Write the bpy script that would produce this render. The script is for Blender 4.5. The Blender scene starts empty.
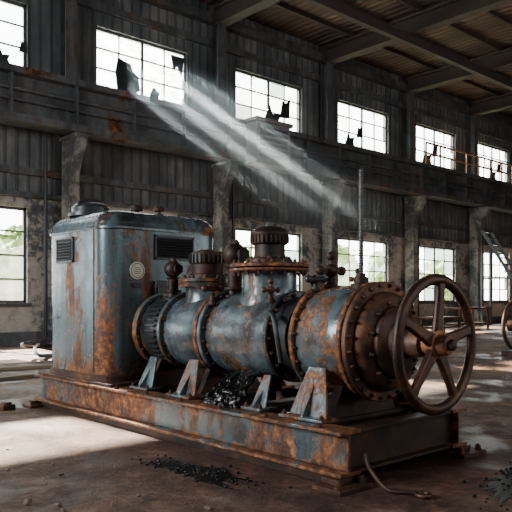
import bpy, bmesh, math, random
from mathutils import Vector, Matrix, noise as mnoise
random.seed(7)
scene = bpy.context.scene
COL = scene.collection
WO = {}
PI = math.pi

# ------------------------------------------------------------------ mesh builder
class MB:
    def __init__(s): s.v=[]; s.f=[]
    def add(s, vs, fs):
        o=len(s.v); s.v+= [tuple(v) for v in vs]; s.f+=[tuple(i+o for i in f) for f in fs]; return s
    def box(s,x0,x1,y0,y1,z0,z1):
        return s.add([(x0,y0,z0),(x1,y0,z0),(x1,y1,z0),(x0,y1,z0),(x0,y0,z1),(x1,y0,z1),(x1,y1,z1),(x0,y1,z1)],
              [(3,2,1,0),(4,5,6,7),(0,1,5,4),(1,2,6,5),(2,3,7,6),(3,0,4,7)])
    def _m(s,axis,t,a,b):
        return {'X':(t,a,b),'Y':(b,t,a),'Z':(a,b,t)}[axis]
    def lathe(s,prof,c,axis='Z',seg=48,cap=True):
        vs=[];fs=[];n=len(prof)
        for t,r in prof:
            for i in range(seg):
                a=2*PI*i/seg
                p=s._m(axis,t,r*math.cos(a),r*math.sin(a))
                vs.append((p[0]+c[0],p[1]+c[1],p[2]+c[2]))
        for k in range(n-1):
            for i in range(seg):
                j=(i+1)%seg
                fs.append((k*seg+i,k*seg+j,(k+1)*seg+j,(k+1)*seg+i))
        if cap:
            fs.append(tuple(reversed(range(seg)))); fs.append(tuple((n-1)*seg+i for i in range(seg)))
        return s.add(vs,fs)
    def cyl(s,c,r,h,axis='Z',seg=24,r2=None):
        return s.lathe([(0,r),(h,r if r2 is None else r2)],c,axis,seg)
    def sphere(s,c,r,seg=20,rings=12,sz=1.0):
        prof=[(-r*sz*math.cos(PI*k/rings),max(1e-4,r*math.sin(PI*k/rings))) for k in range(rings+1)]
        return s.lathe(prof,c,'Z',seg)
    def torus(s,c,R,r,axis='Y',seg=48,ms=12,arc=2*PI,sq=1.0):
        vs=[];fs=[]
        for i in range(seg):
            a=arc*i/seg
            for j in range(ms):
                b=2*PI*j/ms
                rr=R+r*math.cos(b); t=r*sq*math.sin(b)
                p=s._m(axis,t,rr*math.cos(a),rr*math.sin(a))
                vs.append((p[0]+c[0],p[1]+c[1],p[2]+c[2]))
        for i in range(seg):
            for j in range(ms):
                i2=(i+1)%seg;j2=(j+1)%ms
                fs.append((i*ms+j,i2*ms+j,i2*ms+j2,i*ms+j2))
        return s.add(vs,fs)
    def tube(s,pts,r,seg=10):
        pts=[Vector(p) for p in pts]; vs=[];fs=[]; up=None
        for i,p in enumerate(pts):
            d=(pts[min(i+1,len(pts)-1)]-pts[max(i-1,0)]).normalized()
            if up is None: up=Vector((0,0,1)) if abs(d.z)<.9 else Vector((1,0,0))
            a=d.cross(up).normalized(); b=a.cross(d).normalized(); up=b
            for k in range(seg):
                t=2*PI*k/seg; q=p+a*(r*math.cos(t))+b*(r*math.sin(t)); vs.append(tuple(q))
        for i in range(len(pts)-1):
            for k in range(seg):
                k2=(k+1)%seg; fs.append((i*seg+k,i*seg+k2,(i+1)*seg+k2,(i+1)*seg+k))
        fs.append(tuple(reversed(range(seg)))); fs.append(tuple((len(pts)-1)*seg+k for k in range(seg)))
        return s.add(vs,fs)
    def prism(s,poly,axis,a0,a1):
        def m(t,p):
            return {'X':(t,p[0],p[1]),'Y':(p[0],t,p[1]),'Z':(p[0],p[1],t)}[axis]
        n=len(poly)
        vs=[m(a0,p) for p in poly]+[m(a1,p) for p in poly]
        fs=[tuple(range(n)),tuple(reversed(range(n,2*n)))]
        for i in range(n):
            j=(i+1)%n; fs.append((j,i,n+i,n+j))
        return s.add(vs,fs)
    def obox(s,p0,p1,w,h):
        p0=Vector(p0);p1=Vector(p1);d=(p1-p0).normalized()
        up=Vector((0,0,1)) if abs(d.z)<.95 else Vector((0,1,0))
        a=d.cross(up).normalized()*w/2; b=a.normalized().cross(d).normalized()*h/2
        vs=[p0-a-b,p0+a-b,p0+a+b,p0-a+b,p1-a-b,p1+a-b,p1+a+b,p1-a+b]
        return s.add(vs,[(3,2,1,0),(4,5,6,7),(0,1,5,4),(1,2,6,5),(2,3,7,6),(3,0,4,7)])

def spline(pts,n=8):
    pts=[Vector(p) for p in pts]; out=[]
    P=[pts[0]]+pts+[pts[-1]]
    for i in range(1,len(P)-2):
        for k in range(n):
            t=k/n; p0,p1,p2,p3=P[i-1],P[i],P[i+1],P[i+2]
            out.append(.5*((2*p1)+(-p0+p2)*t+(2*p0-5*p1+4*p2-p3)*t*t+(-p0+3*p1-3*p2+p3)*t**3))
    out.append(pts[-1]); return out

def fin(mb,name,mat,parent=None,bevel=0,smooth=35,origin=None,segs=2,matidx=None):
    me=bpy.data.meshes.new(name)
    xs=[v[0] for v in mb.v];ys=[v[1] for v in mb.v];zs=[v[2] for v in mb.v]
    o=origin or ((min(xs)+max(xs))/2,(min(ys)+max(ys))/2,min(zs))
    me.from_pydata([(v[0]-o[0],v[1]-o[1],v[2]-o[2]) for v in mb.v],[],mb.f)
    bm=bmesh.new(); bm.from_mesh(me); bmesh.ops.recalc_face_normals(bm,faces=bm.faces); bm.to_mesh(me); bm.free()
    for p in me.polygons: p.use_smooth=True
    me.set_sharp_from_angle(angle=math.radians(smooth))
    ob=bpy.data.objects.new(name,me); COL.objects.link(ob)
    for m_ in (mat if isinstance(mat,(list,tuple)) else [mat]): me.materials.append(m_)
    if matidx:
        for p,i in zip(me.polygons,matidx): p.material_index=i
    po=WO[parent.name] if parent else (0,0,0)
    ob.location=(o[0]-po[0],o[1]-po[1],o[2]-po[2])
    if parent: ob.parent=parent
    WO[ob.name]=o
    if bevel:
        m=ob.modifiers.new('bev','BEVEL'); m.width=bevel; m.segments=segs; m.limit_method='ANGLE'; m.angle_limit=math.radians(40)
    return ob
def place(me,name,parent,pos,rot=(0,0,0),scale=(1,1,1)):
    ob=bpy.data.objects.new(name,me); COL.objects.link(ob)
    po=WO[parent.name] if parent else (0,0,0)
    ob.location=(pos[0]-po[0],pos[1]-po[1],pos[2]-po[2]); ob.rotation_euler=rot; ob.scale=scale
    if parent: ob.parent=parent
    WO[ob.name]=tuple(pos); return ob
def empty(name,pos,parent=None):
    ob=bpy.data.objects.new(name,None); COL.objects.link(ob); ob.empty_display_size=.3
    po=WO[parent.name] if parent else (0,0,0)
    ob.location=(pos[0]-po[0],pos[1]-po[1],pos[2]-po[2])
    if parent: ob.parent=parent
    WO[ob.name]=tuple(pos); return ob
def tag(ob,label,cat,group=None,kind=None):
    ob["label"]=label; ob["category"]=cat
    if group: ob["group"]=group
    if kind: ob["kind"]=kind
    return ob
def struct(ob): ob["kind"]="structure"; return ob

# ------------------------------------------------------------------ materials
class NT:
    def __init__(s,name):
        s.m=bpy.data.materials.new(name); s.m.use_nodes=True; s.t=s.m.node_tree; s.t.nodes.clear()
        s.out=s.n('ShaderNodeOutputMaterial')
    def n(s,ty,**kw):
        x=s.t.nodes.new(ty)
        for k,v in kw.items(): setattr(x,k,v)
        return x
    def l(s,a,b): s.t.links.new(a,b)
    def noise(s,vec,scale,detail=8,rough=.6,dist=0):
        x=s.n('ShaderNodeTexNoise'); x.inputs['Scale'].default_value=scale; x.inputs['Detail'].default_value=detail
        x.inputs['Roughness'].default_value=rough; x.inputs['Distortion'].default_value=dist; s.l(vec,x.inputs['Vector']); return x.outputs[0]
    def ramp(s,fac,stops,interp='LINEAR'):
        x=s.n('ShaderNodeValToRGB'); cr=x.color_ramp; cr.interpolation=interp
        while len(cr.elements)<len(stops): cr.elements.new(.5)
        for e,(p,c) in zip(cr.elements,stops):
            e.position=p; e.color=(c,c,c,1) if isinstance(c,(int,float)) else (*c,1)
        s.l(fac,x.inputs[0]); return x.outputs[0]
    def math(s,op,a,b=None,clamp=False):
        x=s.n('ShaderNodeMath',operation=op); x.use_clamp=clamp
        for i,q in enumerate((a,b)):
            if q is None: continue
            if isinstance(q,(int,float)): x.inputs[i].default_value=q
            else: s.l(q,x.inputs[i])
        return x.outputs[0]
    def mix(s,fac,a,b,blend='MIX'):
        x=s.n('ShaderNodeMix',data_type='RGBA',blend_type=blend)
        for i,q in ((0,fac),(6,a),(7,b)):
            if isinstance(q,(int,float)): x.inputs[i].default_value=q
            elif isinstance(q,tuple): x.inputs[i].default_value=(*q,1)
            else: s.l(q,x.inputs[i])
        return x.outputs[2]
    def map(s,vec,scale=(1,1,1),loc=(0,0,0)):
        x=s.n('ShaderNodeMapping'); x.inputs['Scale'].default_value=scale; x.inputs['Location'].default_value=loc; s.l(vec,x.inputs['Vector']); return x.outputs[0]
    def objvec(s):
        tc=s.n('ShaderNodeTexCoord'); oi=s.n('ShaderNodeObjectInfo')
        mu=s.math('MULTIPLY',oi.outputs['Random'],40.0)
        va=s.n('ShaderNodeVectorMath',operation='ADD'); s.l(tc.outputs['Object'],va.inputs[0]); s.l(mu,va.inputs[1]); return va.outputs[0]
    def bsdf(s,color,rough,metal=0,bump=None,bstr=.4,bdist=.01,spec=.5):
        b=s.n('ShaderNodeBsdfPrincipled')
        for k,q in (('Base Color',color),('Roughness',rough),('Metallic',metal),('Specular IOR Level',spec)):
            if isinstance(q,(int,float)): b.inputs[k].default_value=q
            elif isinstance(q,tuple): b.inputs[k].default_value=(*q,1)
            else: s.l(q,b.inputs[k])
        if bump is not None:
            x=s.n('ShaderNodeBump'); x.inputs['Strength'].default_value=bstr; x.inputs['Distance'].default_value=bdist
            s.l(bump,x.inputs['Height']); s.l(x.outputs[0],b.inputs['Normal'])
        s.l(b.outputs[0],s.out.inputs['Surface']); return b

def painted(name,paint,amt=.5,scale=2.2,edge=0.0,stz=.45,metal=.38,rlo=.12,etop=.5,rb=.8):
    t=NT(name); v=t.objvec(); vs=t.map(v,(1,1,stz))
    n1=t.noise(vs,scale,13,.66,.35); n2=t.noise(v,scale*8,8,.7); n3=t.noise(v,scale*25,5,.7); g1=t.noise(t.map(v,(1,1,1),(9,4,2)),scale*1.3,9,.65,.5)
    stv=t.noise(t.map(v,(1,1,.05)),scale*5,6,.6)
    f=t.math('ADD',t.math('MULTIPLY',n1,.66),t.math('ADD',t.math('MULTIPLY',n2,.16),t.math('MULTIPLY',stv,.18)))
    if edge:
        tc=t.n('ShaderNodeTexCoord'); sx=t.n('ShaderNodeSeparateXYZ'); t.l(tc.outputs['Generated'],sx.inputs[0])
        e=t.ramp(sx.outputs[2],[(0,edge),(.2,0),(.88,0),(1,edge*etop)])
        f=t.math('ADD',f,e)
    th=.66-.28*amt
    m=t.ramp(f,[(th-.010,0.0),(th+.022,1.0)])
    halo=t.ramp(f,[(th-.07,0.0),(th,1.0)])
    R=lambda c:tuple(x*rb for x in c)
    rust=t.ramp(n2,[(.32,R((.020,.011,.009))),(.47,R((.095,.036,.017))),(.57,R((.28,.105,.034))),(.70,R((.60,.27,.09)))])
    pv=t.mix(t.ramp(n1,[(.38,0.0),(.58,1.0)]),tuple(c*.50 for c in paint),paint)
    pv=t.mix(t.ramp(stv,[(.44,0.0),(.62,.6)]),pv,tuple(c*.28 for c in paint))
    pv=t.mix(t.ramp(n3,[(.56,0.0),(.74,.35)]),pv,tuple(min(1,c*1.8+.02) for c in paint))
    pv=t.mix(t.ramp(g1,[(.50,0.0),(.62,.72)]),pv,(.018,.018,.018))
    pv=t.mix(t.math('MULTIPLY',halo,.65),pv,(.075,.042,.027))
    col=t.mix(m,pv,rust)
    ro=t.math('ADD',t.math('MULTIPLY',m,.38),t.math('ADD',rlo,t.math('MULTIPLY',n2,.26)))
    h=t.math('ADD',t.math('MULTIPLY',m,.5),t.math('MULTIPLY',n2,.6))
    t.bsdf(col,ro,metal,h,.5,.008); return t.m
def rusty(name,dark=1.0,rough=.62,metal=.4,sc=9):
    t=NT(name); v=t.objvec(); n1=t.noise(v,2.5,8,.6); n2=t.noise(v,sc,10,.7)
    f=t.math('ADD',t.math('MULTIPLY',n1,.5),t.math('MULTIPLY',n2,.5))
    D=lambda c:tuple(x*dark for x in c)
    c=t.ramp(f,[(.32,D((.020,.016,.016))),(.45,D((.065,.034,.025))),(.55,D((.18,.075,.034))),(.66,D((.46,.21,.08)))])
    t.bsdf(c,t.math('ADD',t.math('MULTIPLY',n2,.35),rough-.26),metal,n2,.6,.006); return t.m
def plain(name,col,rough=.5,metal=0,bump=20,bs=.3,bd=.004):
    t=NT(name); v=t.objvec(); n=t.noise(v,bump,6,.65)
    c=t.mix(n,tuple(x*.5 for x in col),tuple(min(1,x*1.4) for x in col))
    t.bsdf(c,rough,metal,n,bs,bd); return t.m

M_TANK=painted('tank_paint',(.155,.25,.285),.42,1.4,edge=.075,stz=.28,etop=0)
M_LID=painted('lid_paint',(.15,.215,.24),.28,1.8)
M_PUMP=painted('pump_paint',(.18,.25,.28),.42,2.0,edge=.02)
M_DRUM=painted('drum_paint',(.20,.27,.295),.66,2.2,rb=.95)
M_DRUMB=painted('drum_body_paint',(.22,.295,.32),.57,2.8,rb=1.0,stz=.7)
M_BASE=painted('base_paint',(.15,.225,.245),.60,1.8,edge=.08,metal=.25)
M_STAND=painted('stand_paint',(.26,.34,.37),.44,3.0)
M_DARKP=painted('dark_paint',(.045,.055,.062),.36,3.0)
M_RUST=rusty('rust',.80); M_RUSTD=rusty('rust_dark',.46); M_WHEEL=rusty('wheel_rust',.38,.5,.5,14); M_RUSTDD=rusty('rust_blackened',.22); M_HUB=rusty('hub_rust',1.25)
M_STEEL=plain('dark_steel',(.05,.055,.06),.36,.6)
M_ROD=plain('rod_steel',(.13,.13,.13),.4,.7)
M_BADGE=plain('badge_enamel',(.62,.61,.50),.5)
M_BADGE2=plain('badge_ink',(.08,.07,.05),.5)
M_BEAM=painted('beam_paint',(.10,.11,.117),.30,.9,metal=.1,rlo=.5,rb=.5)
M_RAIL=plain('rail_ochre',(.28,.16,.07),.6)
M_BOXG=plain('box_grey',(.16,.165,.16),.6)
M_VOID=plain('louvre_black',(.012,.012,.013),.6)
M_RAFT=plain('rafter_steel',(.048,.033,.026),.75,.1,4)
M_RUBB=plain('rubble_grey',(.17,.13,.10),.9,0,8)
M_WOOD=plain('old_wood',(.24,.18,.12),.8,0,6)
M_FRAME=plain('window_frame_dark',(.05,.052,.055),.7)

def m_oil(name,rough,spec,bs,bd):
    t=NT(name); g=t.n('ShaderNodeNewGeometry'); n=t.noise(g.outputs['Position'],34,2,.5)
    t.bsdf((.0025,.0027,.003),rough,0,n,bs,bd,spec); return t.m
M_BLACK=m_oil('oily_black',.13,.30,.5,.01); M_OILP=m_oil('oil_film',.34,.06,.3,.006)
def m_column():
    t=NT('column_concrete'); v=t.objvec(); a=t.noise(v,1.6,10,.65,.4); b=t.noise(v,9,8,.7)
    f=t.math('ADD',t.math('MULTIPLY',a,.7),t.math('MULTIPLY',b,.3))
    c=t.ramp(f,[(.36,(.032,.034,.035)),(.48,(.070,.073,.072)),(.53,(.17,.165,.15)),(.66,(.31,.28,.245))])
    t.bsdf(c,.85,0,f,.6,.02); return t.m
M_COL=m_column()
def m_wall():
    t=NT('wall_siding'); g=t.n('ShaderNodeNewGeometry'); p=g.outputs['Position']
    sx=t.n('ShaderNodeSeparateXYZ'); t.l(p,sx.inputs[0])
    xy=t.math('ADD',sx.outputs[0],sx.outputs[1])
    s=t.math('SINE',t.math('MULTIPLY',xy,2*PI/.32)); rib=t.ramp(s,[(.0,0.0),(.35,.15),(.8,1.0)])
    st=t.noise(t.map(p,(1,1,.18)),1.8,10,.65); n=t.noise(p,.6,8,.6,.5); fine=t.noise(p,7,8,.7)
    f=t.math('ADD',t.math('MULTIPLY',st,.55),t.math('MULTIPLY',n,.45))
    up=t.ramp(f,[(.36,(.030,.035,.038)),(.5,(.078,.086,.090)),(.60,(.165,.17,.165)),(.72,(.22,.175,.13))])
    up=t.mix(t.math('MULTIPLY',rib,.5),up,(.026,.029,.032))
    f2=t.math('ADD',t.math('MULTIPLY',n,.6),t.math('MULTIPLY',fine,.4))
    lo=t.ramp(f2,[(.36,(.030,.036,.040)),(.46,(.080,.09,.095)),(.495,(.28,.265,.235)),(.62,(.44,.41,.36))])
    k=t.ramp(t.math('DIVIDE',sx.outputs[2],10.0),[(.40,1.0),(.405,0.0)])
    h=t.math('ADD',t.math('MULTIPLY',rib,t.math('SUBTRACT',1.0,k)),t.math('MULTIPLY',fine,.4))
    t.bsdf(t.mix(k,up,lo),.85,0,h,.7,.03); return t.m
M_WALL=m_wall()
def m_floor():
    t=NT('floor_concrete'); g=t.n('ShaderNodeNewGeometry'); p=g.outputs['Position']
    a=t.noise(p,.35,10,.62,.6); b=t.noise(p,2.2,10,.70,.4); c=t.noise(p,16,9,.78); e=t.noise(p,60,4,.7)
    f=t.math('ADD',t.math('ADD',t.math('MULTIPLY',a,.30),t.math('MULTIPLY',b,.42)),t.math('MULTIPLY',c,.28))
    con=t.ramp(f,[(.38,(.020,.010,.006)),(.46,(.070,.037,.023)),(.52,(.160,.096,.060)),(.61,(.32,.22,.15))])
    d=t.n('ShaderNodeVectorMath',operation='DISTANCE'); t.l(t.map(p,(1.5,.75,1)),d.inputs[0]); d.inputs[1].default_value=(3.95*1.5,4.3*.75,0)
    dist=t.math('ADD',d.outputs['Value'],t.math('MULTIPLY',t.math('SUBTRACT',b,.5),4.5))
    k=t.ramp(t.math('DIVIDE',dist,5.0),[(.28,.9),(.62,0.0)])
    ru=t.ramp(t.math('ADD',t.math('MULTIPLY',b,.5),t.math('MULTIPLY',c,.5)),[(.38,(.009,.004,.003)),(.48,(.048,.018,.010)),(.56,(.125,.048,.024)),(.66,(.26,.12,.065))])
    col=t.mix(k,con,ru)
    spk=t.ramp(e,[(.60,0.0),(.68,1.0)]); col=t.mix(t.math('MULTIPLY',spk,.45),col,(.28,.18,.11))
    spd=t.ramp(e,[(.32,1.0),(.40,0.0)]); col=t.mix(t.math('MULTIPLY',spd,.6),col,(.010,.006,.005))
    wet=t.ramp(t.noise(t.map(p,(1,1,1),(3.1,7.7,0)),.9,6,.6,.6),[(.50,0.0),(.60,1.0)])
    col=t.mix(t.math('MULTIPLY',wet,.55),col,(.014,.009,.007))
    ro=t.math('SUBTRACT',.74,t.math('MULTIPLY',wet,.42))
    h=t.math('ADD',t.math('MULTIPLY',b,.7),t.math('ADD',t.math('MULTIPLY',c,.7),t.math('MULTIPLY',e,.2)))
    t.bsdf(col,ro,0,h,1.0,.035,.35); return t.m
M_FLOOR=m_floor()
def m_roof():
    t=NT('roof_sheet'); g=t.n('ShaderNodeNewGeometry'); p=g.outputs['Position']
    sx=t.n('ShaderNodeSeparateXYZ'); t.l(p,sx.inputs[0])
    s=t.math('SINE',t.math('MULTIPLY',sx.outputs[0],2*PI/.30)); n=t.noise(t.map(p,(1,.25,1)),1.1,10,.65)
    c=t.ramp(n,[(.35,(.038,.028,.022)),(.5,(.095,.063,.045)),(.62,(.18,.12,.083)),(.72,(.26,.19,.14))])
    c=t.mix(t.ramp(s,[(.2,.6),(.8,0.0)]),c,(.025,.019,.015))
    t.bsdf(c,.85,0,s,.8,.03); return t.m
M_ROOF=m_roof()
def m_glass(name,lo,hi,tc=(.75,.8,.78)):
    t=NT(name); g=t.n('ShaderNodeNewGeometry'); n=t.noise(g.outputs['Position'],1.6,6,.6)
    tr=t.n('ShaderNodeBsdfTransparent'); tr.inputs[0].default_value=(.93,.97,.97,1)
    tl=t.n('ShaderNodeBsdfTranslucent'); tl.inputs[0].default_value=(*tc,1)
    mx=t.n('ShaderNodeMixShader'); t.l(t.ramp(n,[(.35,lo),(.7,hi)]),mx.inputs[0]); t.l(tr.outputs[0],mx.inputs[1]); t.l(tl.outputs[0],mx.inputs[2])
    t.l(mx.outputs[0],t.out.inputs['Surface']); return t.m
M_GLASS=m_glass('dusty_glass',.03,.14); M_GRIME=m_glass('grimy_glass',.80,.98,(.34,.37,.37)); M_DIRT=m_glass('dirty_glass',.85,.99,(.10,.125,.13)); M_FROST=m_glass('frosted_glass',.80,.98,(.62,.68,.68))
M_LEAF=plain('leaf_green',(.16,.24,.08),.8,0,3); M_BARK=plain('bark',(.08,.06,.04),.9); M_GRASS=plain('grass',(.22,.24,.14),.95,0,2)

# ------------------------------------------------------------------ room
YW=17.5; P=5.3; X0=9.58; WW=3.25
XA,XB,YA,ZR=-8.0,42.0,-9.0,10.95
struct(fin(MB().box(XA,XB,YA,YW+.3,-.2,0),'floor',M_FLOOR,smooth=30))
struct(fin(MB().box(XA,XB,YA,YW+.3,ZR,ZR+.15),'ceiling',M_ROOF))
wins=[]
ks=list(range(-3,6))
for k in ks:
    x=X0+P*k
    wins.append((x,x+WW,7.4,9.15,'u',k)); wins.append((x,x+WW,1.12,3.68,'l',k))
w=MB(); y0,y1=YW,YW+.3
for z0,z1 in ((0,1.12),(3.68,7.4),(9.15,ZR)): w.box(XA,XB,y0,y1,z0,z1)
edges=[XA]+sum([[X0+P*k,X0+P*k+WW] for k in ks],[])+[XB]
for z0,z1 in ((1.12,3.68),(7.4,9.15)):
    for i in range(0,len(edges),2):
        if edges[i+1]>edges[i]: w.box(edges[i],edges[i+1],y0,y1,z0,z1)
struct(fin(w,'wall_back',M_WALL))
struct(fin(MB().box(XA-.3,XA,YA,YW+.3,0,ZR),'wall_left',M_WALL))
struct(fin(MB().box(XB,XB+.3,YA,YW+.3,0,ZR),'wall_right',M_WALL))
struct(fin(MB().box(XA,XB,YA-.3,YA,0,ZR),'wall_front',M_WALL))

for i,(x0,x1,z0,z1,kd,k) in enumerate(wins):
    yy=YW+.1
    f=MB(); t=.07
    f.box(x0,x1,yy,yy+.08,z0,z0+t).box(x0,x1,yy,yy+.08,z1-t,z1).box(x0,x0+t,yy,yy+.08,z0,z1).box(x1-t,x1,yy,yy+.08,z0,z1)
    nc,nr=(4,3) if kd=='u' else (4,4)
    for c in range(1,nc):
        xx=x0+(x1-x0)*c/nc; ww=.045 if c==nc//2 else .02
        f.box(xx-ww,xx+ww,yy+.01,yy+.06,z0,z1)
    for r in range(1,nr):
        zz=z0+(z1-z0)*r/nr; f.box(x0,x1,yy+.012,yy+.055,zz-.02,zz+.02)
    f.box(x0-.08,x1+.08,YW-.08,YW+.1,z0-.09,z0-.003)
    fo=struct(fin(f,'window_%d'%(i+1),M_FRAME))
    g=MB(); mi=[]
    if kd=='u' and k==0:
        for c in range(12):
            for h in range(12):
                pp=(c+.5)*3.1+(h+.5)*4.3
                if pp%18<7.5: continue  # open cells laid out to split the sunbeam into separate streaks
                a=x0+(x1-x0)*c/12; b=x0+(x1-x0)*(c+1)/12; lo=z0+(z1-z0)*h/12; hi=z0+(z1-z0)*(h+1)/12
                g.add([(a,yy+.03,lo),(b,yy+.03,lo),(b,yy+.03,hi),(a,yy+.03,hi)],[(0,1,2,3)]); mi.append(3)
    else:
      for c in range(nc):
        for r in range(nr):
            q0=random.random(); typ=0
            if k in(-2,-1) and kd=='u': typ=0
            elif q0<.15: typ=2
            elif q0<.42: typ=1
            if random.random()<(.3 if kd=='u' else .2): continue
            a=x0+(x1-x0)*c/nc+.01; b=x0+(x1-x0)*(c+1)/nc-.01; lo=z0+(z1-z0)*r/nr+.01; hi=z0+(z1-z0)*(r+1)/nr-.01
            if random.random()<.35:
                q=random.uniform(.3,.7)
                g.add([(a,yy+.03,lo),(b,yy+.03,lo),(b,yy+.03,lo+(hi-lo)*q),(a+(b-a)*.4,yy+.03,lo+(hi-lo)*.2),(a,yy+.03,hi)],[(0,1,2,3,4)])
            else: g.add([(a,yy+.03,lo),(b,yy+.03,lo),(b,yy+.03,hi),(a,yy+.03,hi)],[(0,1,2,3)])
            mi.append(typ)
    fin(g,'pane',[M_GLASS,M_GRIME,M_DIRT,M_FROST],fo,matidx=mi)
    if kd=='u' and k in (-1,0,1,2,3,4):
        rg=MB(); cx=x0+(x1-x0)*{-1:.8,0:.36,1:.55,2:.25,3:.3,4:.5}[k]; s={-1:.5,0:1.1,1:1.05,2:.7,3:.9,4:.85}[k]
        def rag(ax,az,pts,s=s): rg.prism([(ax+px*s,az+pz*s) for px,pz in pts],'Y',yy-.02,yy+.005)
        if k==0:
            rag(cx-.1,z0+.05,[(-.30,0),(.25,0),(.42,.12),(.36,.5),(.18,.62),(.12,.80),(-.12,.84),(-.28,.9),(-.36,.5)])
            rag(cx+.78,z0+.05,[(-.10,0),(.20,0),(.28,.18),(.05,.34),(-.02,.2)])
            rag(cx+1.6,z0+1.2,[(-.10,.35),(.0,-.1),(.12,.05),(.28,-.22),(.38,.35)])
        else:
            rag(cx,z0+.05,[(-.45,0),(.42,0),(.30,.25),(.44,.52),(.02,.45),(-.12,.75),(-.28,.40)])
            rag(cx+.5,z0+.45,[(-.1,0),(.35,.05),(.40,.75),(.18,.55),(.02,.62)])
        fin(rg,'torn_panel',M_STEEL,fo)

n=1
for z,h,d in ((9.55,.22,.14),(7.1,.16,.16),(4.55,.18,.12),(3.95,.12,.2),(.0,.35,.06),(10.28,.3,.28)):
    struct(fin(MB().box(XA,XB,YW-d,YW-.002,z,z+h),'trim_%d'%n,M_BEAM)); n+=1
for k in range(-2,6):
    xc=X0+P*k-(P-WW)/2
    b=MB(); hw=.17; yb=YW-.16
    b.box(xc-hw,xc+hw,yb-.34,yb-.30,7.03,10.2).box(xc-hw,xc+hw,yb-.02,yb,7.03,10.2).box(xc-.02,xc+.02,yb-.3,yb-.02,7.03,10.2)
    tag(fin(b,'wall_post',M_BEAM),'dark weathered steel post on the upper wall between windows','post','upper wall posts')
    c=MB(); ya=16.35
    c.prism([(YW-.2,0),(YW-.2,5.65),(ya,5.65),(ya+.02,5.40),(ya+.30,5.0),(ya+.46,4.6),(ya+.46,0)],'X',xc-.15,xc+.15)
    c.box(xc-.21,xc+.21,ya-.04,YW-.2,5.55,5.658)
    c.box(xc-.24,xc+.24,ya+.40,YW-.2,.003,.5)
    tag(fin(c,'column',M_COL,bevel=.02),'peeling concrete column with a corbel carrying the crane beam','column','crane beam columns')
b=MB(); ya,yb=16.35,16.95
b.box(XA+.05,XB-.05,ya-.06,yb,5.66,5.84).box(XA+.05,XB-.05,ya-.06,yb,6.86,7.02).box(XA+.05,XB-.05,(ya+yb)/2-.08,(ya+yb)/2+.05,5.84,6.86)
x=XA+.5
while x<XB-.5:
    b.box(x,x+.05,ya+.03,yb-.03,5.84,6.86); x+=P/3
b.box(XA+.05,XB-.05,ya+.2,ya+.3,7.0,7.1)
x=3.0
while x<36:
    for z in (5.75,6.94): b.box(x,x+.06,ya-.08,ya-.05,z-.03,z+.03)
    x+=.33
b.tube([(XA+.1,ya+.10,6.50),(XB-.1,ya+.10,6.50)],.045,10).tube([(XA+.1,ya+.10,6.22),(XB-.1,ya+.10,6.22)],.03,10)
tag(fin(b,'crane_runway_beam',M_BEAM),'long dark riveted steel crane girder running along the wall','beam')
e=MB(); e.box(14.25,15.75,15.75,16.26,5.62,6.90).box(14.17,15.83,15.67,16.26,6.90,7.02).box(14.17,15.83,15.70,16.26,5.55,5.62)
eb=fin(e,'electrical_box',M_BOXG,bevel=.02); tag(eb,'grey louvred steel box fixed to the crane girder','box')
e=MB()
for q in range(6): e.box(14.40,15.60,15.72,15.748,5.78+q*.175,5.88+q*.175)
fin(e,'louver',M_VOID,eb)
r=MB(); xa,xb,yr=24.6,36.5,16.4
for q in range(12): 
    xx=xa+(xb-xa)*q/11; r.box(xx-.03,xx+.03,yr-.03,yr+.03,7.021,7.95)
r.box(xa,xb,yr-.03,yr+.03,7.9,7.97).box(xa,xb,yr-.02,yr+.02,7.45,7.51)
tag(fin(r,'railing',M_RAIL),'ochre rusted walkway railing on the crane girder','railing')
for xx in (7.9,14.5,25.2):
    p=MB().tube([(xx,YW-.3,.02),(xx,YW-.3,5.6)],.05)
    tag(fin(p,'wall_pipe',M_STEEL),'thin dark vertical pipe running down the wall','pipe','wall pipes')
for k in range(-1,7):
    xc=X0+P*k-(P-WW)/2
    b=MB().box(xc-.2,xc+.2,YA+.05,YW-.3,10.18,10.24).box(xc-.2,xc+.2,YA+.05,YW-.3,10.72,10.79).box(xc-.03,xc+.03,YA+.05,YW-.3,10.24,10.72)
    tag(fin(b,'roof_beam',M_RAFT),'heavy dark steel roof beam spanning the hall','beam','roof beams')
yy=-6.0
while yy<17:
    b=MB().box(XA+.05,XB-.05,yy,yy+.10,10.80,10.945)
    tag(fin(b,'roof_purlin',M_RAFT),'thin dark purlin under the corrugated roof','beam','roof purlins'); yy+=1.45
tag(fin(MB().box(XA+.05,XB-.05,13.3,13.5,9.86,10.17),'tie_beam',M_RAFT),'long dark steel tie beam under the roof beams','beam')

l=MB()
ta,tb=Vector((28.5,16.0,4.4)),Vector((29.5,13.6,.02)); of=Vector((.95,.1,0))
l.obox(ta,tb,.12,.14).obox(ta+of,tb+of,.12,.14)
for q in range(1,14):
    tt=q/14; a=ta.lerp(tb,tt); l.obox(a,a+of,.06,.06)
l.obox(ta,(28.5,16.0,.02),.1,.1).obox(ta+of,(29.45,16.1,.02),.1,.1).obox(ta,ta+of,.1,.1).obox((28.5,16,2.2),(29.0,14.8,2.2),.07,.07)
tag(fin(l,'steel_ladder_frame',M_STEEL),'dark open steel ladder frame leaning by the wall','ladder')
wc=(13.85,6.5,.66)
rl=empty('cable_reel',(wc[0],wc[1],0)); tag(rl,'rusty spoked cable reel wheel standing on the floor','reel')
fin(MB().torus(wc,.50,.04,'Y'),'rim',M_RUSTD,rl)
fin(MB().torus((wc[0],wc[1]+.5,wc[2]),.50,.04,'Y'),'rim',M_RUSTD,rl)
fin(MB().cyl((wc[0],wc[1]-.08,wc[2]),.14,.7,'Y'),'hub',M_RUSTD,rl)
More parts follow.
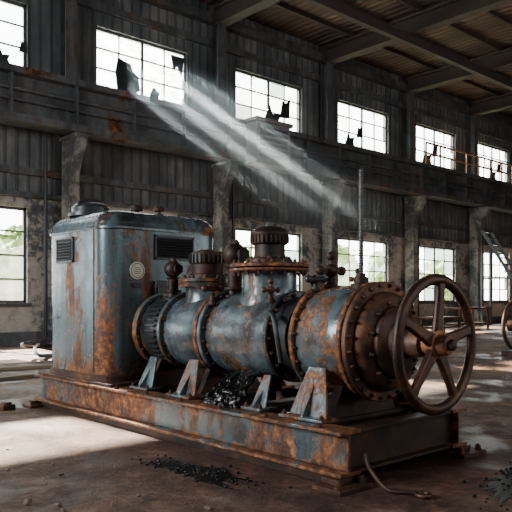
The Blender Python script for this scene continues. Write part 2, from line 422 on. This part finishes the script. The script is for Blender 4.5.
for q in range(6):
    a=q*PI/3+.3
    fin(MB().obox((wc[0],wc[1],wc[2]),(wc[0]+.5*math.cos(a),wc[1],wc[2]+.5*math.sin(a)),.05,.05),'spoke',M_RUSTD,rl)
fin(MB().box(wc[0]-.4,wc[0]+.4,wc[1]-.1,wc[1]+.6,0,.12),'stand',M_RUSTD,rl)
for (hx,hy,s) in ((6.2,13.0,1.0),(4.6,14.4,.8)):
    pts=[]
    for q in range(60):
        a=q*.42; rr=(.45+.12*math.sin(q*.7))*s
        pts.append((hx+rr*math.cos(a)*1.3,hy+rr*math.sin(a),.05+q*.005+.16*max(0,math.sin(q*.35))))
    tag(fin(MB().tube(pts,.035,8),'hose',M_STEEL),'dark tangled hose coiled on the dusty floor','hose','discarded hoses')
def crate(x,y,w_,d_,h_,nm='steel_bench'):
    c=MB().box(x,x+w_,y,y+d_,h_-.08,h_)
    for a in (x+.05,x+w_-.13):
        for b2 in (y+.05,y+d_-.13): c.box(a,a+.08,b2,b2+.08,0,h_-.08)
    c.box(x+.05,x+w_-.05,y+.1,y+d_-.1,.2,.26)
    tag(fin(c,nm,M_RUSTD,bevel=.01),'low rusty steel work bench near the wall','bench','steel benches')
crate(16.5,14.6,2.2,.8,.8); crate(24,14.4,2.4,.9,.9); crate(20.2,13.0,1.6,.8,.6)

# ------------------------------------------------------------------ MACHINE
AX,AZ=3.95,.90
U=empty('industrial_pump',(AX,5.05,0)); tag(U,'blue-grey rusted industrial pump with tank and handwheel on steel skid','machine')
def part(mb,name,mat,parent=None,**k): return fin(mb,name,mat,parent or U,**k)
def boltmesh(axis):
    m=MB(); m.lathe([(-.004,.026),(.008,.026)],(0,0,0),axis,14); m.lathe([(.008,.019),(.026,.019),(.029,.015)],(0,0,0),axis,6); m.lathe([(.026,.010),(.038,.010)],(0,0,0),axis,8)
    me=bpy.data.meshes.new('bolt_'+axis); me.from_pydata(m.v,[],m.f); me.materials.append(M_RUSTD); return me
BM={a:boltmesh(a) for a in 'XYZ'}
def bolts_ring(parent,c,R,n,axis,neg=False,s=.8,ph=0.0):
    for i in range(n):
        a=2*PI*(i+.5)/n+ph; m=MB()._m(axis,0,R*math.cos(a),R*math.sin(a))
        sc=-s if neg else s
        place(BM[axis],'bolt',parent,(c[0]+m[0],c[1]+m[1],c[2]+m[2]),scale=(sc,sc,sc))
BX0,BX1,BY0,BY1,BZ0,BZ1=3.24,4.74,2.79,7.35,.065,.36
SK=empty('skid_base',(AX,5.05,0),U)
def ibeamY(x,w,name,mat):
    b=MB().box(x-w/2,x+w/2,BY0,BY1,BZ0,BZ0+.026).box(x-w/2,x+w/2,BY0,BY1,BZ1-.026,BZ1).box(x-.010,x+.010,BY0+.01,BY1-.01,BZ0+.026,BZ1-.026)
    return fin(b,name,mat,SK,bevel=.004)
ibeamY(BX0+.10,.20,'side_beam',M_BASE); ibeamY(BX1-.10,.20,'side_beam',M_BASE)
for x in (BX0+.10,BX1-.10):
    fin(MB().box(x-.07,x+.07,BY0+.14,BY1-.14,0,BZ0-.002),'skid_runner',M_RUSTDD,SK,bevel=.005)
for yy in (3.20,4.05,4.73,5.53,BY1-.10):
    b=MB().box(BX0+.21,BX1-.21,yy-.06,yy+.06,BZ0,BZ0+.03).box(BX0+.21,BX1-.21,yy-.06,yy+.06,BZ1-.04,BZ1-.005).box(BX0+.21,BX1-.21,yy-.012,yy+.012,BZ0,BZ1-.02)
    fin(b,'cross_beam',M_RUSTDD,SK,bevel=.004)
b=MB().box(BX0+.203,BX1-.203,BY0+.02,BY0+.14,BZ0+.002,BZ0+.024).box(BX0+.203,BX1-.203,BY0+.01,BY0+.14,BZ1-.028,BZ1-.004).box(BX0+.12,BX1-.12,BY0+.07,BY0+.082,BZ0+.026,BZ1-.03)
fin(b,'end_beam',M_RUSTDD,SK,bevel=.004)
fin(MB().box(BX0+.21,BX1-.21,BY0+.16,BY1-.2,BZ0+.002,BZ0+.012),'drip_tray',M_RUSTDD,SK)
fin(MB().box(BX0+.03,BX1-.02,5.7,BY1-.03,BZ1+.001,BZ1+.03),'deck_plate',M_RUSTD,SK,bevel=.004)
for (x,y) in ((BX0+.04,BY0+.04),(BX1-.04,BY0+.04),(BX0+.05,BY1-.02)):
    f=fin(MB().box(x-.16,x+.16,y-.14,y+.098,0.0,.03).box(x-.08,x+.08,y-.05,y+.09,.03,BZ0-.001),'foot_plate',M_RUSTD,SK,bevel=.004)
    for dx in (-.12,.12): place(BM['Z'],'bolt',f,(x+dx,y-.09,.034),scale=(1.1,1.1,1.1))
yy=3.0
while yy<7.3:
    place(BM['Z'],'bolt',SK,(BX0+.035,yy,BZ1+.003),scale=(.7,.7,.7)); yy+=.52

# tank
TX0,TX1,TY0,TY1,TZ0,TZ1=3.32,4.76,5.87,7.22,.41,2.12
def rrect(x0,x1,y0,y1,r,n=8):
    out=[]
    for cx,cy,a0 in ((x1-r,y1-r,0),(x0+r,y1-r,PI/2),(x0+r,y0+r,PI),(x1-r,y0+r,1.5*PI)):
        for q in range(n+1):
            a=a0+PI/2*q/n; out.append((cx+r*math.cos(a),cy+r*math.sin(a)))
    return out
def rbox(layers,r=.20):
    m=MB(); n=None; vs=[]; fs=[]
    for z,ins in layers:
        p=rrect(TX0+ins,TX1-ins,TY0+ins,TY1-ins,max(.02,r-ins*.6)); n=len(p); vs+=[(a,b,z) for a,b in p]
    for k in range(len(layers)-1):
        for i in range(n):
            j=(i+1)%n; fs.append((k*n+i,k*n+j,(k+1)*n+j,(k+1)*n+i))
    fs.append(tuple(reversed(range(n)))); fs.append(tuple((len(layers)-1)*n+i for i in range(n)))
    return m.add(vs,fs)
T=part(rbox([(TZ0,0),(TZ0+.4,0),(TZ0+.8,0),(TZ1-.16,0)]),'tank',M_TANK)
part(rbox([(TZ0-.02,-.018),(TZ0+.035,-.018),(TZ0+.035,-.001),(TZ0+.04,-.001)]),'bottom_band',M_RUSTD,T)
part(rbox([(TZ1-.205,-.001),(TZ1-.205,-.018),(TZ1-.180,-.020),(TZ1-.165,-.010),(TZ1-.14,-.006),(TZ1-.10,.008),(TZ1-.062,.034),(TZ1-.032,.072),(TZ1-.012,.125),(TZ1,.21),(TZ1+.008,.4)]),'tank_lid',M_LID,T,smooth=60)
part(MB().box(TX0-.005,TX0+.001,TY0+.24,TY0+.255,TZ0+.06,TZ1-.21),'seam',M_RUSTD,T)
def louvreX(x,y0,y1,z0,z1):
    m=MB().box(x-.02,x-.001,y0,y1,z0,z0+.02).box(x-.02,x-.001,y0,y1,z1-.02,z1).box(x-.02,x-.001,y0,y0+.02,z0,z1).box(x-.02,x-.001,y1-.02,y1,z0,z1)
    for q in range(7):
        z=z0+.03+(z1-z0-.06)*q/7; m.prism([(x-.03,z),(x-.027,z-.006),(x-.001,z+.028),(x-.001,z+.034)],'Y',y0+.02,y1-.02)
    return m
part(louvreX(TX0,6.54,6.93,1.6,1.87),'vent_louver',M_STEEL,T)
def louvreY(y,x0,x1,z0,z1):
    m=MB().box(x0,x1,y-.02,y-.001,z0,z0+.02).box(x0,x1,y-.02,y-.001,z1-.02,z1).box(x0,x0+.02,y-.02,y-.001,z0,z1).box(x1-.02,x1,y-.02,y-.001,z0,z1)
    for q in range(7):
        z=z0+.03+(z1-z0-.06)*q/7; m.prism([(y-.03,z),(y-.027,z-.006),(y-.001,z+.028),(y-.001,z+.034)],'X',x0+.02,x1-.02)
    m.box(x0+.02,x1-.02,y-.006,y-.002,z0+.02,z1-.02)
    return m
part(louvreY(TY0,3.88,4.38,1.62,1.88),'vent_louver',M_STEEL,T)
part(MB().cyl((3.67,TY0-.012,1.5),.088,.011,'Y',32),'badge',M_BADGE,T)
bd2=MB().torus((3.67,TY0-.013,1.5),.072,.004,'Y',32,6)
for q in range(4): bd2.box(3.635,3.705,TY0-.015,TY0-.0125,1.465+q*.02,1.471+q*.02)
part(bd2,'badge_emblem',M_BADGE2,T)
part(MB().box(3.86,4.00,TY0-.06,TY0-.001,1.18,1.40).box(3.88,3.98,TY0-.08,TY0-.06,1.24,1.34),'switch_box',M_STEEL,T,bevel=.008)
part(MB().box(3.62,3.70,TY0-.03,TY0-.001,1.33,1.37),'latch',M_STEEL,T,bevel=.005)
HX,HY=3.62,6.74
hd=part(MB().lathe([(0,.24),(.035,.24),(.04,.20),(.10,.205),(.13,.18),(.15,.11),(.155,.02)],(HX,HY,TZ1-.005)),'filler_cap',M_STEEL,T)
hp=[(HX-.15,HY,TZ1+.10),(HX-.15,HY,TZ1+.15),(HX-.07,HY,TZ1+.18),(HX+.07,HY,TZ1+.18),(HX+.15,HY,TZ1+.15),(HX+.15,HY,TZ1+.10)]
part(MB().tube(spline(hp,4),.018),'handle',M_STEEL,hd)
for (x,y,s) in ((4.0,6.40,1.5),(4.17,6.22,1.3),(4.45,6.9,1.0)):
    part(MB().lathe([(0,.04*s),(.02*s,.04*s),(.025*s,.018*s),(.04*s,.018*s),(.045*s,.045*s),(.07*s,.05*s),(.085*s,.03*s)],(x,y,TZ1)),'knob',M_RUSTD,T)

# motor section
MO=part(MB().lathe([(-.12,.30),(-.12,.365),(-.10,.375),(-.06,.375),(-.04,.35),(-.01,.33)],(AX,5.87,AZ),'Y'),'motor_bell',M_PUMP)
MO2=part(MB().lathe([(0,.30),(0,.325),(.04,.33),(.32,.33),(.36,.325),(.37,.30)],(AX,5.38,AZ),'Y'),'motor_body',M_DARKP)
fn=MB()
for i in range(40):
    a=2*PI*i/40; ca,sa=math.cos(a),math.sin(a)
    def q_(r,w_): return (AX+r*ca-w_*sa, AZ+r*sa+w_*ca)
    fn.prism([q_(.325,-.010),q_(.355,-.008),q_(.355,.008),q_(.325,.010)],'Y',5.46,5.62)
part(fn,'cooling_fin_ring',M_STEEL,MO2)
bolts_ring(MO,(AX,5.75,AZ),.345,16,'Y',True,.7)
def flange(y,R,th,nb,mat,parent,Rb=None,s=.75):
    f=part(MB().lathe([(-th/2,R*.7),(-th/2,R-.008),(-th/2+.008,R),(th/2-.008,R),(th/2,R-.008),(th/2,R*.7)],(AX,y,AZ),'Y',64),'flange',mat,parent)
    if nb: bolts_ring(f,(AX,y-th/2,AZ),Rb or R-.035,nb,'Y',True,s)
    return f
C1=part(MB().lathe([(-.30,.2),(-.30,.335),(-.2,.35),(0,.355),(.2,.35),(.28,.335),(.28,.2)],(AX,5.05,AZ),'Y',56),'rear_casing',M_PUMP,smooth=50)
flange(5.34,.385,.05,18,M_PUMP,C1); flange(4.75,.40,.05,0,M_DRUM,C1); flange(4.69,.40,.05,20,M_PUMP,C1)
C2=part(MB().lathe([(-.44,.2),(-.44,.345),(-.34,.358),(-.2,.366),(0,.37),(.2,.366),(.3,.358),(.36,.345),(.36,.2)],(AX,4.30,AZ),'Y',64),'pump_casing',M_PUMP,smooth=50)
flange(3.87,.375,.045,18,M_DARKP,C2)
C3=part(MB().lathe([(0,.29),(.02,.295),(.14,.295),(.145,.275),(.18,.275),(.185,.295),(.30,.295),(.32,.33)],(AX,3.53,AZ),'Y',48),'coupling',M_STEEL)
D=part(MB().lathe([(0,.30),(0,.378),(.015,.390),(.12,.400),(.34,.400),(.47,.39),(.47,.30)],(AX,3.05,AZ),'Y',72),'end_drum',M_DRUMB,smooth=40)
flange(3.53,.428,.045,24,M_DRUM,D,Rb=.408,s=.65)
flange(3.06,.436,.045,0,M_DRUM,D); flange(3.005,.436,.045,24,M_RUST,D,Rb=.408,s=.7)
EC=part(MB().lathe([(0,.08),(0,.10),(.03,.105),(.05,.11),(.055,.17),(.09,.18),(.11,.24),(.125,.255),(.16,.26),(.165,.315),(.19,.345),(.225,.36),(.26,.36)],(AX,2.73,AZ),'Y',56),'end_cover',M_RUST)
bolts_ring(EC,(AX,2.885,AZ),.29,12,'Y',True,.7); bolts_ring(EC,(AX,2.785,AZ),.145,6,'Y',True,.6)
part(MB().cyl((AX,2.50,AZ),.045,.26,'Y',20),'shaft',M_HUB,EC)
part(MB().lathe([(0,.07),(.01,.095),(.09,.10),(.1,.08)],(AX,2.64,AZ),'Y',24),'gland',M_HUB,EC)
WY=2.55
HW=part(MB().torus((AX,WY,AZ),.440,.039,'Y',96,14,sq=.85),'handwheel',M_WHEEL,origin=(AX,WY,AZ))
part(MB().lathe([(-.10,.03),(-.10,.062),(-.08,.072),(-.03,.075),(-.025,.098),(.025,.098),(.03,.075),(.08,.07)],(AX,WY,AZ),'Y',28),'hub',M_HUB,HW)
part(MB().lathe([(-.14,.025),(-.135,.036),(-.10,.038)],(AX,WY,AZ),'Y',6),'hub_nut',M_RUSTD,HW)
for q in range(5):
    a=math.radians(84+72*q); ca,sa=math.cos(a),math.sin(a)
    def pt(r,w_): return (AX+r*ca-w_*sa,AZ+r*sa+w_*ca)
    m=MB().prism([pt(.07,-.054),pt(.15,-.044),pt(.35,-.033),pt(.43,-.044),pt(.43,.044),pt(.35,.033),pt(.15,.044),pt(.07,.054)],'Y',WY-.022,WY+.022)
    part(m,'spoke',M_WHEEL,HW,bevel=.015,segs=3)

N1Y=4.20; N1=part(MB().lathe([(1.10,.275),(1.20,.262),(1.25,.245),(1.30,.235),(1.43,.235),(1.45,.26)],(AX,N1Y,0),'Z',48),'outlet_neck',M_PUMP)
fa=part(MB().lathe([(1.44,.2),(1.44,.332),(1.45,.342),(1.465,.342),(1.468,.32)],(AX,N1Y,0),'Z',56),'flange',M_DRUM,N1)
fb=part(MB().lathe([(1.475,.2),(1.475,.332),(1.48,.342),(1.50,.342),(1.508,.332),(1.51,.2)],(AX,N1Y,0),'Z',56),'flange',M_DRUM,N1)
bolts_ring(fb,(AX,N1Y,1.51),.305,18,'Z'); bolts_ring(fa,(AX,N1Y,1.44),.305,18,'Z',True)
cp=part(MB().lathe([(1.51,.20),(1.545,.195),(1.56,.140),(1.60,.132),(1.67,.132),(1.675,.148),(1.685,.157),(1.75,.157),(1.755,.163),(1.775,.163),(1.805,.14),(1.825,.095),(1.835,.03)],(AX,N1Y,0),'Z',40),'dome_cap',M_RUSTDD,N1)
bolts_ring(cp,(AX,N1Y,1.547),.170,12,'Z',False,.7)
rb_=MB()
for i in range(28):
    a=2*PI*i/28; ca,sa=math.cos(a),math.sin(a)
    def q3(r,w_): return (AX+r*ca-w_*sa, N1Y+r*sa+w_*ca)
    rb_.prism([q3(.152,-.008),q3(.170,-.006),q3(.170,.006),q3(.152,.008)],'Z',1.69,1.748)
part(rb_,'cap_ribbing',M_RUSTD,cp)
part(MB().cyl((AX,N1Y,1.83),.03,.035,'Z',6),'cap_nut',M_STEEL,cp)
N2Y=5.06; N2=part(MB().lathe([(1.12,.24),(1.20,.22),(1.25,.21),(1.31,.21),(1.335,.22)],(AX,N2Y,0),'Z',40),'inlet_neck',M_PUMP)
fc=part(MB().lathe([(1.325,.15),(1.325,.27),(1.36,.275),(1.362,.24),(1.37,.24),(1.372,.275),(1.40,.275),(1.405,.15)],(AX,N2Y,0),'Z',48),'flange',M_DRUM,N2)
bolts_ring(fc,(AX,N2Y,1.405),.235,12,'Z')
c2=part(MB().lathe([(1.405,.17),(1.44,.165),(1.45,.155),(1.54,.155),(1.545,.165),(1.56,.17),(1.62,.17),(1.65,.155),(1.675,.10),(1.68,.02)],(AX,N2Y,0),'Z',36),'dome_cap',M_RUSTDD,N2)
kn=MB()
for i in range(26):
    a=2*PI*i/26; ca,sa=math.cos(a),math.sin(a)
    def q2(r,w_): return (AX+r*ca-w_*sa, N2Y+r*sa+w_*ca)
    kn.prism([q2(.165,-.009),q2(.183,-.007),q2(.183,.007),q2(.165,.009)],'Z',1.55,1.63)
part(kn,'cap_knurling',M_STEEL,c2)
def valve(x,y,z0,z1,r=.05,mat=M_STEEL,kind='ball',par=None):
    if kind=='ball':
        v=part(MB().lathe([(0,r*1.1),(.025,r*1.1),(.03,r*.7),(.07,r*.65),(.075,r*.95),(.095,r*.95),(.10,r*.6),(z1-z0-r*1.2,r*.6),(z1-z0-r*.95,r*.8)],(x,y,z0),'Z',20),'valve',mat,par)
        m=MB().sphere((x,y,z1),r).cyl((x,y-r*1.12,z1),r*.5,r*2.0,'Y',18).lathe([(0,r*.62),(r*.18,r*.62)],(x,y-r*1.2,z1),'Y',6)
        m.lathe([(r*.8,r*.45),(r*1.1,r*.45),(r*1.12,r*.3),(r*1.25,r*.3)],(x,y,z1),'Z',6)
        part(m,'valve_ball',mat,v); return v
    v=part(MB().lathe([(0,r*.85),(.03,r*.85),(.035,r*.55),(z1-z0-r*.9,r*.55)],(x,y,z0),'Z',16),'valve',mat,par)
    if kind=='cross':
        m=MB().sphere((x,y,z1-.1),r*.9).cyl((x,y,z1-.08),r*.3,.12,'Z',12)
        m.torus((x,y,z1+.02),r*1.5,r*.28,'Z',24,8).cyl((x-r*1.5,y,z1+.02),r*.22,r*3,'X',8).cyl((x,y-r*1.5,z1+.02),r*.22,r*3,'Y',8)
        part(m,'valve_handle',mat,v)
    elif kind=='tee':
        part(MB().cyl((x-r*2.2,y,z1),r*.55,r*4.4,'X',14).sphere((x-r*2.2,y,z1),r*.8).sphere((x+r*2.2,y,z1),r*.8),'valve_handle',mat,v)
    elif kind=='four':
        m=MB().sphere((x,y,z1),r*.9)
        for dx,dz in ((1,0),(-1,0),(0,1)):
            m.obox((x,y,z1),(x+dx*r*1.9,y,z1+dz*r*1.7),r*.55,r*.55).sphere((x+dx*r*2,y,z1+dz*r*1.8),r*.62)
        part(m,'valve_handle',mat,v)
    return v
valve(3.95,4.66,1.22,1.61,.11,M_RUSTDD)
valve(3.80,5.42,1.20,1.50,.085,M_RUSTDD,'ball')
valve(3.95,3.50,1.28,1.43,.062,M_RUSTDD,'four')
valve(3.80,3.52,1.27,1.36,.038,M_STEEL,'tee')
valve(4.08,3.34,1.26,1.36,.036,M_RUSTD,'four')
valve(3.70,3.92,1.18,1.28,.038,M_RUSTD,'four')
valve(3.66,4.62,1.16,1.30,.04,M_RUSTD,'tee')
valve(4.25,3.95,1.15,1.36,.045,M_RUSTD,'ball')
valve(4.22,5.05,1.2,1.42,.05,M_RUSTD,'cross')
pr=[];z=1.26
while z<2.19: pr+= [(z,.016),(z+.006,.021),(z+.012,.016)]; z+=.019
rd=part(MB().lathe(pr,(AX,3.20,0),'Z',14),'threaded_rod',M_ROD)
part(MB().lathe([(1.28,.08),(1.32,.08),(1.325,.055),(1.37,.055),(1.375,.035),(1.40,.035)],(AX,3.2,0),'Z',16),'rod_nut',M_RUSTD,rd)
for pts,r in (([(3.62,3.84,1.10),(3.58,3.76,1.06),(3.56,3.70,.9),(3.58,3.68,.72)],.020),):
    part(MB().tube(spline(pts,6),r,10),'pipe',M_STEEL)
def stand(y,x,top,w_=.30,mat=M_BASE,side=-1):
    z0=BZ1+.004
    m=MB(); wt=w_*.46
    m.box(x-.09,x+.09,y-w_/2-.03,y+w_/2+.03,z0,z0+.022)
    lean=-side*.10
    vs=[]
    for z,ww,xo in ((z0+.02,w_/2,0),(top,wt/2,lean)):
        for dy in (-ww,ww): vs+=[(x+xo-.010,y+dy,z),(x+xo+.010,y+dy,z)]
    m.add(vs,[(0,2,3,1),(4,5,7,6),(0,4,6,2),(1,3,7,5),(0,1,5,4),(2,6,7,3)])
    m.prism([(x-.075,z0+.02),(x+.02,z0+.02),(x+lean-.01,top-.06)],'Y',y-.008,y+.008)
    s=part(m,'support_bracket',mat,bevel=.004)
    for dy in (-w_/2,w_/2): place(BM['Z'],'bolt',s,(x-.06,y+dy,z0+.022),scale=(.8,.8,.8))
stand(3.26,3.44,.72,.36,M_STAND); stand(4.72,3.44,.68,.28,M_STAND); stand(3.80,3.46,.62,.16,M_STAND); stand(5.40,3.47,.66,.24,M_PUMP)
stand(3.26,4.50,.68,.36,M_BASE,1); stand(4.72,4.50,.66,.34,M_BASE,1)
for ya_,yb_ in ((3.16,3.24),(4.70,4.76),(5.5,5.56)):
    part(MB().prism([(3.58,.356),(4.32,.356),(4.18,.62),(3.72,.62)],'Y',ya_,yb_),'saddle',M_RUSTD)
# glossy oil sagging from the casing over the beam
def oilsheet():
    m=MB(); nu,nv=60,50; vs=[];fs=[]
    for j in range(nv+1):
        v=j/nv
        for i in range(nu+1):
            u=i/nu; wd=.46-.16*v
            y=4.14+(u-.5)*wd+mnoise.noise(Vector((0,v*4,7+round(u))))*.06*abs(u-.5)*2
            x=3.36+.14*v+.16*v*v; z=.364+.26*v
            d=.030*abs(mnoise.noise(Vector((y*18,z*15,3))))+.040*max(0,mnoise.noise(Vector((y*28,z*28,8))))
            if j==0: d*=.5
            vs.append((x-d-.01,y,max(.364,z)))
    for j in range(nv):
        for i in range(nu): a=j*(nu+1)+i; fs.append((a,a+1,a+nu+2,a+nu+1))
    o=len(vs); vs+=[(v[0]+.03,v[1],v[2]) for v in vs]; fs+=[tuple(reversed([q+o for q in f])) for f in fs]
    return m.add(vs,fs)
part(oilsheet(),'oil_sludge',M_BLACK,smooth=180)
part(MB().tube(spline([(3.45,2.76,.20),(3.42,2.70,.12),(3.40,2.55,.022),(3.45,2.44,.02),(3.48,2.38,.02)],8),.014),'drain_hose',M_RUSTD)
part(MB().torus((3.48,2.34,.02),.04,.014,'Z',20,8),'hose_coupling',M_RUSTD)

# ------------------------------------------------------------------ debris
def rockmesh(i):
    bm=bmesh.new(); bmesh.ops.create_icosphere(bm,subdivisions=1,radius=1)
    for v in bm.verts: v.co*=random.uniform(.6,1.15); v.co.z*=.6
    me=bpy.data.meshes.new('rubble%d'%i); bm.to_mesh(me); bm.free(); me.materials.append(M_RUBB); return me
RM=[rockmesh(i) for i in range(5)]
ROCKS=[]
def rock(x,y,s):
    if any(math.hypot(x-a,y-b)<.09 for a,b in ROCKS): return
    ROCKS.append((x,y))
    me=random.choice(RM); zmin=min(v.co.z for v in me.vertices)*s
    o=place(me,'rubble',None,(x,y,-zmin),(0,0,random.uniform(0,6)),(s,s*random.uniform(.7,1.2),s))
    tag(o,'small chunk of grey rubble on the dirty floor','rubble','rubble on the floor')
PL=((3.9,10.0,2.4,.15,.18),(4.9,11.4,3.2,-.1,.22),(2.55,8.7,1.6,1.2,.16),(8.6,7.6,2.4,.5,.18),(10.2,9.4,3.0,-.2,.2),(7.2,12.0,2.2,.3,.2))
random.seed(11)
for q in range(125):
    for _ in range(40):
        x=random.uniform(.8,12); y=random.uniform(1.3,13)
        if not(2.4<x<5.3 and 1.7<y<7.7) and not (12<x<14.8 and 5.8<y<8) and all(math.hypot(x-p[0],y-p[1])>p[2]/2+.15 for p in PL): break
    rock(x,y,random.uniform(.010,.038))
for q in range(50): rock(random.uniform(1.7,2.38),random.uniform(2.2,6.5),random.uniform(.006,.022))
def puddle(cx,cy,sx,sy,ang,seed,label,bits):
    m=MB(); N=110; R=14; vs=[(cx,cy,.004)]; fs=[]
    def rad(a): return 1+.6*mnoise.noise(Vector((math.cos(a)*1.6+seed,math.sin(a)*1.6,0)))+.5*mnoise.noise(Vector((math.cos(a)*7+seed,math.sin(a)*7,2)))
    for k in range(1,R+1):
        for i in range(N):
            a=2*PI*i/N; rr=rad(a)
            u=rr*k/R*sx*math.cos(a); v=rr*k/R*sy*math.sin(a)
            x=cx+u*math.cos(ang)-v*math.sin(ang); y=cy+u*math.sin(ang)+v*math.cos(ang)
            z=.001 if k==R else .003+.006*max(0,mnoise.noise(Vector((x*16,y*16,seed))))
            vs.append((x,y,z))
    for i in range(N): fs.append((0,1+i,1+(i+1)%N))
    for k in range(R-1):
        for i in range(N):
            j=(i+1)%N; fs.append((1+k*N+i,1+(k+1)*N+i,1+(k+1)*N+j,1+k*N+j))
    m.add(vs,fs); nf=len(m.f); 
    for q in range(bits):
        a=random.uniform(0,2*PI); rr=rad(a)*random.uniform(.1,1.5)
        u=rr*sx*math.cos(a); v=rr*sy*math.sin(a)
        x=cx+u*math.cos(ang)-v*math.sin(ang); y=cy+u*math.sin(ang)+v*math.cos(ang); s=random.uniform(.005,.015)
        m.sphere((x,y,s*.4),s,8,6,.7)
    tag(fin(m,'oil_puddle',[M_OILP,M_BLACK],smooth=180,matidx=[0]*nf+[1]*(len(m.f)-nf)),label,'puddle')
puddle(2.84,3.75,.44,.13,1.66,1.3,'glossy black oil spill with wet lumps beside the skid',130)
puddle(4.35,2.18,.44,.16,.25,5.1,'glossy black oil spill under the handwheel end',130)
for (x,y,l_,a,wd) in PL:
    m=MB().obox((x-l_/2*math.cos(a),y-l_/2*math.sin(a),.028),(x+l_/2*math.cos(a),y+l_/2*math.sin(a),.028),wd,.05)
    tag(fin(m,'plank',M_WOOD,bevel=.005),'weathered loose plank lying on the floor','plank','loose planks')
for (x,y,s) in ((2.90,7.3,.07),):
    tag(fin(MB().box(x-s,x+s,y-s*1.3,y+s*1.3,0,s*.9).box(x-s*.6,x+s*.6,y-s,y+s,s*.9,s*1.2),'iron_block',M_RUSTD,bevel=.01),'small rusty iron block beside the skid','scrap metal')

# ------------------------------------------------------------------ outside
o=fin(MB().box(-40,90,YW+.35,80,-.4,-.25),'ground',M_GRASS); struct(o)
random.seed(21)
for (x,y,s) in ((2,27,3.0),(10.3,24.5,2.7),(26,29,3.0),(34,30,3.4),(44,32,3.5),(56,34,4)):
    t=empty('tree',(x,y,-.25)); tag(t,'leafy green tree outside the windows','tree','trees outside')
    part(MB().lathe([(-.25,.25),(s*.9,.16)],(x,y,0),'Z',10),'trunk',M_BARK,t)
    bm=bmesh.new()
    for q in range(6):
        mt=Matrix.Translation((random.uniform(-.5,.5)*s,random.uniform(-.4,.4)*s,s*random.uniform(.5,1.1)))
        bmesh.ops.create_icosphere(bm,subdivisions=4,radius=s*random.uniform(.35,.5),matrix=mt)
    for v in bm.verts:
        v.co+=Vector(mnoise.noise_vector(v.co*1.7))*.5+Vector(mnoise.noise_vector(v.co*6))*.22
    me=bpy.data.meshes.new('crown'); bm.to_mesh(me); bm.free(); me.materials.append(M_LEAF)
    place(me,'crown',t,(x,y,-.25))

# ------------------------------------------------------------------ dust haze volume
S=Vector((-.11,1.247,.89))
def hazebox(name,x0,x1,z0,z1,drop):
    yq=16.2; tq=(YW-yq)/S.y
    a=[Vector((x0,YW,z0)),Vector((x1,YW,z0)),Vector((x1,YW,z1)),Vector((x0,YW,z1))]
    a=[v-S*tq for v in a]
    d=-S*(drop/S.z)
    m=MB(); m.add([tuple(v) for v in a]+[tuple(v+d) for v in a],[(0,1,2,3),(7,6,5,4),(0,4,5,1),(1,5,6,2),(2,6,7,3),(3,7,4,0)])
    t=NT('dust_haze'); g=t.n('ShaderNodeNewGeometry'); sx=t.n('ShaderNodeSeparateXYZ'); t.l(g.outputs['Position'],sx.inputs[0])
    k=t.ramp(t.math('DIVIDE',sx.outputs[2],10.0),[(.27,0.0),(.45,.5),(.66,1.0)])
    vs=t.n('ShaderNodeVolumeScatter'); vs.inputs['Anisotropy'].default_value=.35; vs.inputs['Color'].default_value=(.58,.81,1,1)
    t.l(t.math('MULTIPLY',k,.085),vs.inputs['Density']); t.l(vs.outputs[0],t.out.inputs['Volume'])
    ob=fin(m,name,t.m,origin=(0,0,0),smooth=20); tag(ob,'drifting dust haze catching the sunlight below the window','dust haze',kind='stuff'); return ob
hazebox('dust_haze',X0-.02,X0+WW+.02,7.4,9.15,5.2)

# ------------------------------------------------------------------ lights
def light(name,ty,loc,rot,energy,**k):
    l=bpy.data.lights.new(name,ty); l.energy=energy
    for a,b in k.items(): setattr(l,a,b)
    ob=bpy.data.objects.new(name,l); COL.objects.link(ob); ob.location=loc
    ob.rotation_euler=rot; return ob
sun=light('sun','SUN',(0,30,20),(0,0,0),95,color=(1,.87,.72),angle=.016)
sun.rotation_euler=S.to_track_quat('Z','Y').to_euler()
def aim(a,loc,tgt): a.rotation_euler=(Vector(loc)-Vector(tgt)).to_track_quat('Z','Y').to_euler()
L1=(-7.4,7.5,5.0); a=light('side_window_light','AREA',L1,(0,0,0),2000,color=(.92,.96,1.0),shape='RECTANGLE',size=5,size_y=3); aim(a,L1,(4,5,1))
L2=(8,-8,7); a=light('rear_fill_light','AREA',L2,(0,0,0),750,color=(.98,.97,1.0),shape='RECTANGLE',size=16,size_y=5); aim(a,L2,(10,10,4))  # added soft fill from behind the camera, no window there
L3=(20,-7.5,2.5); a=light('roof_fill_light','AREA',L3,(0,0,0),600,color=(1.0,.92,.84),shape='RECTANGLE',size=10,size_y=4); aim(a,L3,(20,6,11))  # added upward fill to brighten the roof, no door there
for (x0,x1,z0,z1,kd,k) in wins:
    p=light('window_portal','AREA',((x0+x1)/2,YW+.28,(z0+z1)/2),(-PI/2,0,0),1,shape='RECTANGLE',size=x1-x0,size_y=z1-z0)
    p.data.cycles.is_portal=True
wd=bpy.data.worlds.new('world'); scene.world=wd; wd.use_nodes=True
bg=wd.node_tree.nodes['Background']; bg.inputs[0].default_value=(.95,.98,1.0,1); bg.inputs[1].default_value=12.0

# ------------------------------------------------------------------ camera
cd=bpy.data.cameras.new('camera'); cam=bpy.data.objects.new('camera',cd); COL.objects.link(cam)
cd.sensor_width=36; cd.lens=671/512*36; cd.shift_y=.086; cd.clip_end=300
cam.location=(0,0,1.2); cam.rotation_euler=(PI/2,0,-math.atan2(.670,.742))
scene.camera=cam
